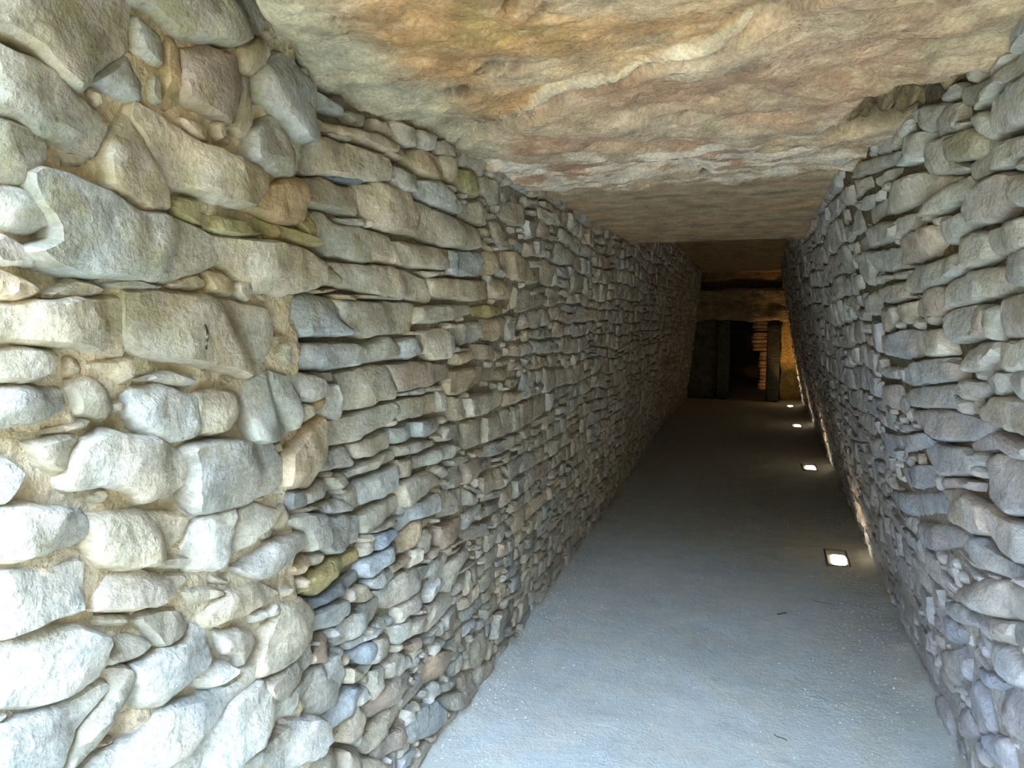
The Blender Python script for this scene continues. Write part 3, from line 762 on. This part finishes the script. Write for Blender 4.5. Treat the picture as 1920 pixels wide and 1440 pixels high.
occR = Occ(); right = []
for c, P in parse(STONES_R):
    occR.fill(P); A, _ = area_centroid(np.array(P)); big = math.sqrt(abs(A)); zc = np.mean([q[1] for q in P])
    low = zc < .9
    right.append((vary(PAL[c], rnd, .05), P, dict(h=.034 if not low else .042, soft=.0022 if not low else .006, grow=1.08, tilt=.14, facets=2, step=.014)))
keysR = [('n', 2), ('g', 4), ('t', 1.5), ('R', 1.2), ('b', 2), ('p', 1.5)]
Q = courses(1, .5, 14.1, ztopL, rnd, occR, .062, .114, .11, .26)
for P in Q: occR.fill(P)
Q += fillers(1, 1.5, 5, 0, 2.0, rnd, occR, 7000, .014, .035)
right += [(pick(keysR), P, opts(P)) for P in Q]
place(1, wall_right, [(mixc(c, mixc(lin((.72, .725, .78)), lin((.68, .68, .66)), smooth(1.1, 1.7, P[0][1])), .5), P, o) for c, P, o in right], M_STONE_R, 299)  # bluish sky light low on the wall is mixed into the stone colour

# ------------------------------------------------------------------ floor
def floor_z(x, y):
    z = .010 * fbm(x * 1.3, y * 1.3, 0, 2) + .004 * fbm(x * 7, y * 7, 2, 2)
    eR = base_r(max(0, y)) - x; eL = x - base_l(max(0, y))
    z += .06 * math.exp(-max(0, eR) / .07) * (1 + .8 * noise.noise((x * 5, y * 5, 1))) + .025 * math.exp(-max(0, eL) / .04)
    return z
ys = list(np.arange(-.6, 5.5, .035)) + list(np.arange(5.5, 19.2, .12)); xs = list(np.linspace(-1.25, 1.1, 68))
V = []; C = []
for y in ys:
    for x in xs:
        V.append((x, y, floor_z(x, y)))
        t = 1 + .07 * fbm(x * 2, y * 1.2, 4, 3); a = lin((.72, .72, .69)); C.append(tuple(v * t for v in a))
nx = len(xs)
Fc = [(i * nx + j, i * nx + j + 1, (i + 1) * nx + j + 1, (i + 1) * nx + j) for i in range(len(ys) - 1) for j in range(nx - 1)]
floor = tag(mesh_obj('floor', V, Fc, M_FLOOR, cols=C), kind='structure')
items = []
ico = [(0, 0, 1), (.9, 0, .2), (.3, .85, .2), (-.75, .5, .2), (-.7, -.55, .2), (.25, -.9, .2), (0, 0, -.7)]
icf = [(0, 1, 2), (0, 2, 3), (0, 3, 4), (0, 4, 5), (0, 5, 1), (6, 2, 1), (6, 3, 2), (6, 4, 3), (6, 5, 4), (6, 1, 5)]
for k in range(5200):
    y = .9 + 6 * rnd.random() ** 1.5
    bl, br = base_l(y) + .03, base_r(y) - .02
    x = rnd.choice([rnd.uniform(bl, br), br - abs(rnd.gauss(0, .22)), bl + abs(rnd.gauss(0, .12))])
    if not (bl < x < br): continue
    if .42 < x < .68 and 4.55 < y < 5.05: continue
    r = min(.014, .0022 + abs(rnd.gauss(0, .0022))); a = rnd.uniform(0, 6.28); z = floor_z(x, y); e = rnd.uniform(.6, 1.3)
    v = [(x + r * (p[0] * math.cos(a) - p[1] * e * math.sin(a)), y + r * (p[0] * math.sin(a) + p[1] * e * math.cos(a)), z + r * .6 * p[2]) for p in ico]
    t = rnd.uniform(.75, 1.5); c = tuple(min(.85, q * t) for q in lin((.72, .72, .69)))
    items.append((v, icf, [c] * 7))
build_stuff('gravel', items, M_FLOOR, floor)

# ------------------------------------------------------------------ ceiling of capstones
ceiling = empty('ceiling', (0, 0, 2.0)); ceiling['kind'] = 'structure'
def capstone(y0, y1, zf, cf, thick=.4, du=.02, xl=None, xr=None, lab=None, mat=None):
    xl = xl or (lambda y: -1.45); xr = xr or (lambda y: 1.3)
    nu = int((y1 - y0) / du) + 1; nv = int(2.6 / du) + 1; V = []; C = []
    for i in range(nu):
        y = y0 + (y1 - y0) * i / (nu - 1)
        for j in range(nv):
            a, b = xl(y), xr(y); x = a + (b - a) * j / (nv - 1)
            e = min(x - a, b - x); f = min(y - y0, y1 - y)
            yy = y + .02 * noise.noise((x * 2.2, y0 * 9, 1)) * (1 if i in (0, nu - 1) else max(0, 1 - f / .1)) * 2
            up = .05 * math.exp(-e / .022) + .035 * math.exp(-f / .02)
            z = zf(x, y) + up
            V.append((x, yy, z)); C.append(cf(x, y))
    Fc = [(i * nv + j, i * nv + j + 1, (i + 1) * nv + j + 1, (i + 1) * nv + j) for i in range(nu - 1) for j in range(nv - 1)]
    Fc = [f[::-1] for f in Fc]
    rim = [i * nv for i in range(nu)] + [(nu - 1) * nv + j for j in range(1, nv)] + [i * nv + nv - 1 for i in range(nu - 2, -1, -1)] + [j for j in range(nv - 2, 0, -1)]
    b = len(V); zt = 2.0 + thick
    for r in rim: V.append((V[r][0], V[r][1], zt)); C.append(C[r])
    m = len(rim)
    for k in range(m): Fc.append((rim[k], rim[(k + 1) % m], b + (k + 1) % m, b + k))
    Fc.append(tuple(b + k for k in range(m)))
    V = [(v[0], v[1], v[2] - 2.0) for v in V]
    o = mesh_obj('capstone', V, Fc, mat or M_CEIL, parent=ceiling, cols=C)
    if lab: o['label'] = lab
    return o
def smooth(a, b, x):
    t = min(1, max(0, (x - a) / (b - a))); return t * t * (3 - 2 * t)
def mixc(a, b, t): return tuple(a[i] * (1 - t) + b[i] * t for i in range(3))
# line of the broken layer on the first capstone: depth as a function of x
step_line = interp([(-1.6, 2.55), (-.86, 2.01), (-.52, 1.73), (-.37, 1.63), (-.17, 1.50), (-.09, 1.47), (-.02, 1.41), (.05, 1.37), (.12, 1.26), (.4, 1.1), (1.4, .6)])
band_w = interp([(-1.6, .01), (-.86, .006), (-.55, .008), (-.49, .038), (-.33, .034), (-.24, .009), (-.16, .030), (-.06, .022), (.0, .006), (.1, .004), (1.4, .003)])
def pit_patch(x, y):
    return max(smooth(.17, .05, math.hypot((x + .36), (y - 1.20) * 1.3)), .8 * smooth(.10, .03, math.hypot(x - .28, y - 2.02)))
def cavity(x, y):
    # broken pocket beside the right wall
    u = (x - .33 + .04 * noise.noise((y * 9, x * 9, 7))) / .19; v = (y - 1.93 + (x - .33) * .7 + .07 * noise.noise((x * 9, y * 6, 3))) / .20
    return max(0, 1 - (u * u + v * v) ** .8) if True else 0
def zA(x, y):
    s = step_line(x) + .012 * noise.noise((x * 18, 0, 2)); d = y - s
    z = 2.0 + .018 * fbm(x * 1.7, y * 1.7, 6, 2) + .007 * fbm(x * 8, y * 14, 1, 3) + .004 * fbm(x * 25, y * 30, 3, 2)
    z += .030 * (1 - smooth(-band_w(x) - .012, 0, d)) + .045 * math.exp(-((d - .004) / .0095) ** 2)
    tn = fbm(x * 3.1, y * 5.5, 71, 4) * 4.0; z += .0075 * (math.floor(tn) + smooth(.80, 1.0, tn - math.floor(tn)))
    z += .030 * smooth(.12, .38, noise.noise((x * 26, y * 30, 5)) * pit_patch(x, y))
    z += .055 * smooth(0, .5, cavity(x, y)) * (1 + 1.1 * fbm(x * 16, y * 18, 9, 4))
    z += .03 * smooth(2.2, 2.85, y) * 0
    # small pits
    p = noise.noise((x * 9, y * 9, 33)); z += .03 * smooth(.52, .62, p)
    z += .022 * smooth(.9, .1, abs((y - (2.62 + .1 * noise.noise((x * 3, 0, 0)))) / .12)) * 0
    return z
def cA(x, y):
    n1 = fbm(x * 3, y * 4, 2, 3); n2 = fbm(x * 12, y * 20, 4, 4); d = y - step_line(x)
    near = mixc(lin((.70, .54, .36)), lin((.68, .59, .47)), smooth(-.5, .5, n1 + x * .9 + .25))
    near = mixc(near, lin((.58, .51, .30)), .5 * smooth(.1, .5, fbm(x * 5, y * 5, 12, 3)))
    far = mixc(lin((.68, .59, .48)), lin((.66, .53, .42)), smooth(-.3, .4, n1))
    c = near if d < 0 else far
    if x > .12: c = mixc(c, lin((.70, .63, .49)), .6 * smooth(.12, .3, x) * smooth(-.2, .3, n2))
    w = band_w(x)
    if w > 0 and -w - .006 < d < 0: c = mixc(c, lin((.79, .72, .60)), .85)
    # pale left edge
    e = -.80 - .05 * noise.noise((y * 6, 0, 1)); c = mixc(c, lin((.66, .64, .54)), .8 * smooth(e + .16, e + .02, x) * smooth(2.3, 1.9, y))
    # flaked white patches towards the far edge
    k = smooth(.14, .24, fbm(x * 6, y * 15, 21, 5) + .5 * smooth(.45, 0, abs(y - 2.5)) - .18) * smooth(1.9, 2.3, y)
    c = mixc(c, lin((.84, .79, .71)), .8 * k)
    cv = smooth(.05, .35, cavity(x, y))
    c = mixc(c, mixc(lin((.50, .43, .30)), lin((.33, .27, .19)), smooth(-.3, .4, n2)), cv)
    rim_ = smooth(.0, .06, cavity(x, y + .07)) * (1 - cv) * smooth(1.9, 2.1, y); c = mixc(c, lin((.84, .80, .74)), .7 * rim_)
    tn = fbm(x * 3.1, y * 5.5, 71, 4) * 4.0; c = mixc(c, lin((.80, .73, .60)), .42 * smooth(.80, .92, tn - math.floor(tn)) * smooth(1.0, .97, tn - math.floor(tn)))
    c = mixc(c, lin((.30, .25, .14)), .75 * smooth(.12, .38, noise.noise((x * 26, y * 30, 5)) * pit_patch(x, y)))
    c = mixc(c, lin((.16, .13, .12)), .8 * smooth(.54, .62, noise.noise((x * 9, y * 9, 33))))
    return tuple(min(.9, v * 1.22 * (1 + .16 * n2)) for v in c)
xlA = interp([(-.2, -.60), (.0, -.66), (.3, -.72), (1.0, -.76), (1.12, -.86), (1.28, -.91), (1.42, -1.0), (1.55, -1.3), (2.9, -1.4)])
capstone(-.12, 2.86, zA, cA, thick=.62, du=.0105, xl=lambda y: xlA(y) + .012 * noise.noise((y * 9, 0, 4)), lab='nearest capstone, ochre and broken along a pale diagonal ledge')
def zB(x, y): return 2.015 - .02 * smooth(2.9, 4.6, y) + .014 * fbm(x * 1.5, y * 2.5, 16, 3) + .004 * fbm(x * 9, y * 30, 1, 3) + .05 * smooth(.2, .7, x) * 0
def cB(x, y):
    n2 = .6 * fbm(x * 3, y * 7, 44, 5); c = mixc(lin((.68, .61, .50)), lin((.72, .60, .46)), smooth(-.4, .4, n2)); c = mixc(c, lin((.50, .47, .39)), .5 * smooth(.0, .5, fbm(x * 2, y * 8, 5, 3))); return tuple(v * 1.15 * (1 + .10 * n2) for v in c)
capstone(2.84, 4.88, zB, cB, thick=.60, du=.022, lab='second capstone, smooth grey-brown underside with thin dark bedding lines')
def zC(x, y): return 2.27 + .015 * fbm(x * 2, y * 2, 26, 3) + .16 * math.exp(-((y - 9.2 + x * 1.0) / .16) ** 2)
def cC(x, y):
    n2 = fbm(x * 5, y * 6, 54, 3); return tuple(v * (1 + .12 * n2) for v in lin((.64, .54, .41)))
capstone(4.80, 9.9, zC, cC, thick=.62, du=.05, lab='third capstone, set higher, tan underside')
def zD(x, y): return 2.33 + .02 * fbm(x * 2, y * 2, 36, 3) 
capstone(9.85, 14.25, zD, cC, thick=.60, du=.06, lab='far capstone with an uneven near edge')

# ------------------------------------------------------------------ far end: door with jambs and stacked lintels
def block(name, x0, x1, y0, y1, z0, z1, col, parent=None, n=(10, 4, 10), amp=.02, seed=0, mat=None):
    """weathered stone block: a subdivided box with worn edges"""
    bm = bmesh.new(); bmesh.ops.create_cube(bm, size=1)
    bmesh.ops.subdivide_edges(bm, edges=bm.edges[:], cuts=max(n) - 1, use_grid_fill=True)
    cx, cy, cz = (x0 + x1) / 2, (y0 + y1) / 2, (z0 + z1) / 2; sx, sy, sz = x1 - x0, y1 - y0, z1 - z0
    for v in bm.verts:
        p = v.co.copy(); k = sum(1 for a in p if abs(a) > .46)
        s = 1 - .03 * max(0, k - 1)
        q = Vector((p.x * sx * s, p.y * sy * s, p.z * sz * s))
        w = Vector((cx, cy, cz)) + q
        nv = noise.noise_vector((w.x * 3 + seed, w.y * 3, w.z * 4)) * amp + noise.noise_vector((w.x * 12 + seed, w.y * 12, w.z * 16)) * amp * .35
        v.co = q + nv
    me = bpy.data.meshes.new(name); bm.to_mesh(me); bm.free()
    ca = me.color_attributes.new('Col', 'FLOAT_COLOR', 'POINT')
    a = np.ones((len(me.vertices), 4), dtype=np.float32); a[:, :3] = lin(col); ca.data.foreach_set('color', a.ravel())
    me.polygons.foreach_set('use_smooth', [True] * len(me.polygons)); me.materials.append(mat or M_DARK)
    o = bpy.data.objects.new(name, me); COL.objects.link(o); o.location = (cx, cy, cz)
    if parent is not None:
        o.parent = parent; o.location = Vector((cx, cy, cz)) - parent.location
    return o
door = empty('door_1', (0, 13.95, 0)); door['kind'] = 'structure'; door['label'] = 'low stone doorway at the dark far end of the passage'
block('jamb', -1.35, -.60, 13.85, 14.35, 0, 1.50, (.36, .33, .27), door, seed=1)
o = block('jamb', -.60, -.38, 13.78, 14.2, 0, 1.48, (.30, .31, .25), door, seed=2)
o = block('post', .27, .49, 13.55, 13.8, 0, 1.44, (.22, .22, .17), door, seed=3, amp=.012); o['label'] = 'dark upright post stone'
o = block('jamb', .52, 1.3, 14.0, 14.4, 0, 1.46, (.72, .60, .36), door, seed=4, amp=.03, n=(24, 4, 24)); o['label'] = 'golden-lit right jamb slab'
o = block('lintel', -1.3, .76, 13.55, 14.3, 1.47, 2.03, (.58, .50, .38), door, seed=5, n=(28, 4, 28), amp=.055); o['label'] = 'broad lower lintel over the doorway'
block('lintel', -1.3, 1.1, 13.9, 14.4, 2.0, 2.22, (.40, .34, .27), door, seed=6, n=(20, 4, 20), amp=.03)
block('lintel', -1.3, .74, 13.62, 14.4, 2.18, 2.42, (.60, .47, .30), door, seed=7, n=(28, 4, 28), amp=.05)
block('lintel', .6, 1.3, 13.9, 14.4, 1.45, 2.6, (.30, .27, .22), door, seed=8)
# chamber behind the door
ch_col = [lin((.45, .36, .24))] * 8
def slab_box(name, x0, x1, y0, y1, z0, z1, mat=None, col=(.40, .34, .26)):
    V = [(x0, y0, z0), (x1, y0, z0), (x1, y1, z0), (x0, y1, z0), (x0, y0, z1), (x1, y0, z1), (x1, y1, z1), (x0, y1, z1)]
    Fc = [(3, 2, 1, 0), (4, 5, 6, 7), (0, 1, 5, 4), (1, 2, 6, 5), (2, 3, 7, 6), (3, 0, 4, 7)]
    return tag(mesh_obj(name, V, Fc, mat or M_DARK, cols=[lin(col)] * 8, smooth=False), kind='structure')
slab_box('wall_chamber_back', -2.2, 2.2, 19.0, 19.3, -.1, 3)
slab_box('wall_chamber_left', -2.4, -2.2, 14.4, 19.3, -.1, 3)
slab_box('wall_chamber_right', 2.2, 2.4, 14.4, 19.3, -.1, 3)
slab_box('ceiling_chamber', -2.4, 2.4, 14.3, 19.3, 2.6, 2.9)
slab_box('floor_chamber', -2.4, 2.4, 14.3, 19.3, -.2, -.02, col=(.5, .45, .36))
pier = empty('wall_chamber_pier', (.55, 16.2, 0)); pier['kind'] = 'structure'
z = 0
while z < 1.9:
    hh = rnd.uniform(.06, .11); x0 = (.17 if z < .75 else .03) + rnd.uniform(-.03, .03)
    block('stone', x0, x0 + rnd.uniform(.25, .4), 16.0 + rnd.uniform(-.03, .03), 16.4, z, z + hh - .008, rnd.choice([(.62, .5, .34), (.55, .46, .34), (.66, .55, .40)]), pier, n=(4, 4, 4), amp=.012, seed=z * 9)
    z += hh
# earth mound round the passage
mound = []
slab_box('mound_left', -6, -1.42, -2.4, 19.4, -.2, 3.2, col=(.42, .38, .24))
slab_box('mound_right', 1.25, 6, -2.4, 19.4, -.2, 3.2, col=(.42, .38, .24))
slab_box('mound_top', -6, 6, -.10, 19.4, 2.61, 3.3, col=(.42, .38, .24))
# wall ends flank the mouth outside; ground outside, with an unseen bank added to block low sky light
V = []; C = []; gx = np.linspace(-14, 14, 57); gy = np.linspace(-16, -.55, 32)
for y in gy:
    for x in gx:
        d = -y - 1.0; z = .35 * max(0, abs(x) - 1.9) * smooth(1.9, 4, abs(x)) + .55 * max(0, d) * 1.0
        V.append((x, y, z - .02 + .04 * fbm(x, y, 0, 2) * smooth(0, 1.5, d))); C.append(mixc(lin((.62, .57, .47)), lin((.25, .235, .18)), max(smooth(1.8, 3.0, abs(x)), smooth(-2.0, -3.2, y))))
Fc = [(i * 57 + j, i * 57 + j + 1, (i + 1) * 57 + j + 1, (i + 1) * 57 + j) for i in range(31) for j in range(56)]
tag(mesh_obj('ground_outside', V, Fc, M_FLOOR, cols=C), kind='structure')

# ------------------------------------------------------------------ floor lights
M_STEEL = plain('worn_steel', (.30, .29, .28), .45, .8)
M_LENS = plain('lit_glass', (1, 1, 1), .3, 0, emit=(1.0, .86, .60), strength=11.0)
M_TWIG = plain('dry_twig', (.36, .31, .26), .9)
def box_ring(x, y, hx, hy, t, z0, z1):
    V = []; 
    for (a, b) in ((hx, hy), (hx - t, hy - t)):
        for zz in (z0, z1):
            V += [(-a, -b, zz), (a, -b, zz), (a, b, zz), (-a, b, zz)]
    Fc = []
    for i in range(4):
        j = (i + 1) % 4
        Fc += [(i, j, 4 + j, 4 + i), (8 + j, 8 + i, 12 + i, 12 + j), (4 + i, 4 + j, 12 + j, 12 + i), (j, i, 8 + i, 8 + j)]
    return V, Fc
LIGHTS = [(.55, 4.80, 'nearest floor uplight, its steel frame seen round the glowing lens', 5, -.02), (.59, 7.69, 'second floor uplight from the entrance, a glowing rounded square', 8, 0),
          (.635, 10.70, 'third floor uplight from the entrance, small and slanting', 12, 0), (.66, 13.1, 'farthest floor uplight, a bright dot before the doorway', 20, 0)]
for x, y, lab, pw, rz in LIGHTS:
    z = floor_z(x, y) + .004
    t = tag(empty('floor_light', (x, y, z)), lab, 'light', 'uplights sunk in the passage floor'); t.rotation_euler = (0, 0, rz)
    V, Fc = box_ring(0, 0, .068, .165, .010, -.04, .004); mesh_obj('frame', V, Fc, M_STEEL, parent=t, smooth=False)
    tr = [(-.058, -.155, -.02), (.058, -.155, -.02), (.058, .155, -.02), (-.058, .155, -.02)]
    mesh_obj('tray', tr, [(0, 1, 2, 3)], M_STEEL, parent=t, smooth=False)
    # rounded lens
    bm = bmesh.new(); pts = []
    hx, hy, r = .038, .100, .016
    for (sx, sy, a0) in ((1, -1, -90), (1, 1, 0), (-1, 1, 90), (-1, -1, 180)):
        for k in range(5):
            a = math.radians(a0 + k * 22.5); pts.append((sx * (hx - r) + r * math.cos(a) + .012, sy * (hy - r) + r * math.sin(a) - .035))
    for zz in (-.018, .001): [bm.verts.new((p[0], p[1], zz)) for p in pts]
    bm.verts.ensure_lookup_table(); m = len(pts)
    bm.faces.new([bm.verts[m + k] for k in range(m)])
    for k in range(m): bm.faces.new((bm.verts[k], bm.verts[(k + 1) % m], bm.verts[m + (k + 1) % m], bm.verts[m + k]))
    me = bpy.data.meshes.new('lens'); bm.to_mesh(me); bm.free(); me.materials.append(M_LENS)
    o = bpy.data.objects.new('lens', me); COL.objects.link(o); o.parent = t
    sd = bpy.data.lights.new('beam', 'SPOT'); sd.energy = pw * (.32 if y < 13 else .8); sd.color = (1.0, .60, .24); sd.spot_size = math.radians(48 if y < 13 else 66); sd.spot_blend = .7; sd.shadow_soft_size = .03
    so = bpy.data.objects.new('beam', sd); COL.objects.link(so); so.parent = t; so.location = (0, 0, .02)
    aim = Vector((.34, .55, .75)) if y < 13 else Vector((.10, .60, 1.1))
    so.rotation_euler = aim.to_track_quat('-Z', 'Y').to_euler()
# lamp in the chamber, behind the right jamb
sd = bpy.data.lights.new('chamber_lamp', 'SPOT'); sd.energy = 11; sd.color = (1.0, .62, .28); sd.spot_size = math.radians(60); sd.spot_blend = .6; sd.shadow_soft_size = .05
so = bpy.data.objects.new('chamber_lamp', sd); COL.objects.link(so); so.location = (.75, 14.7, .08)
so.rotation_euler = Vector((-.30, 1.4, .55)).to_track_quat('-Z', 'Y').to_euler()

# ------------------------------------------------------------------ litter on the floor
def twig(x, y, L, a, r, lab):
    V = []; Fc = []; n = 7
    for i in range(n):
        t = i / (n - 1) - .5; bx = x + math.cos(a) * L * t - math.sin(a) * .12 * L * math.sin(t * 5); by = y + math.sin(a) * L * t + math.cos(a) * .12 * L * math.sin(t * 5)
        for k in range(5):
            b = k * 1.2566; V.append((bx - math.sin(a) * r * math.cos(b), by + math.cos(a) * r * math.cos(b), floor_z(bx, by) + r * .8 + r * math.sin(b)))
    for i in range(n - 1):
        for k in range(5): Fc.append((i * 5 + k, i * 5 + (k + 1) % 5, (i + 1) * 5 + (k + 1) % 5, (i + 1) * 5 + k))
    return tag(mesh_obj('twig', V, Fc, M_TWIG, origin=(x, y, floor_z(x, y))), lab, 'twig')
twig(.40, 3.98, .12, 2.4, .0016, 'thin dark twig on the floor towards the right wall, short of the nearest uplight')
twig(.188, 3.77, .05, .3, .004, 'short dark chip of bark in the middle of the floor')
twig(.14, 2.62, .05, 2.5, .002, 'pale dry stalk lying nearest the bottom of the picture')
lf = mesh_obj('dead_leaf', [(-.02, 0, .004), (-.008, .012, .010), (.012, .010, .006), (.022, -.002, .012), (.008, -.012, .003), (-.01, -.010, .008), (0, 0, .002)],
              [(0, 6, 1), (1, 6, 2), (2, 6, 3), (3, 6, 4), (4, 6, 5), (5, 6, 0)], M_TWIG, origin=(.205, 2.86, floor_z(.205, 2.86) + .002))
tag(lf, 'small curled brown leaf on the pale near floor', 'leaf')
# old core-drill slot in the mouth's big squared stone: laid-on strip, inner shade painted dark, pale grit
bpy.context.view_layer.update(); dg = bpy.context.evaluated_depsgraph_get()
V = []; C = []; Fc = []
for i in range(9):
    f = i / 8; zz = 1.490 - .045 * f; dd = 1.027 + .003 * math.sin(f * 5); r = .0036 * math.sin(math.pi * min(.96, max(.04, f))) ** .5
    hit = S.ray_cast(dg, Vector((-.5, dd, zz)), Vector((-1, 0, 0)))
    sx = hit[1].x if hit[0] else -.92
    for (a, b) in ((-r, -.006), (r, -.006), (r * .6, .0015), (-r * .6, .0015)):
        V.append((sx + b, dd + a, zz)); C.append(lin((.14, .13, .12)) if not 3 <= i <= 6 else lin(((.6, .6, .58), (.2, .19, .18))[i % 2]))
for i in range(8):
    for k in range(4): Fc.append((i * 4 + k, i * 4 + (k + 1) % 4, i * 4 + 4 + (k + 1) % 4, i * 4 + 4 + k))
o = mesh_obj('drill_slot', V, Fc, M_MORTAR, parent=wall_mouth, cols=C); o['label'] = 'narrow dark slot with pale grit in the big squared stone'
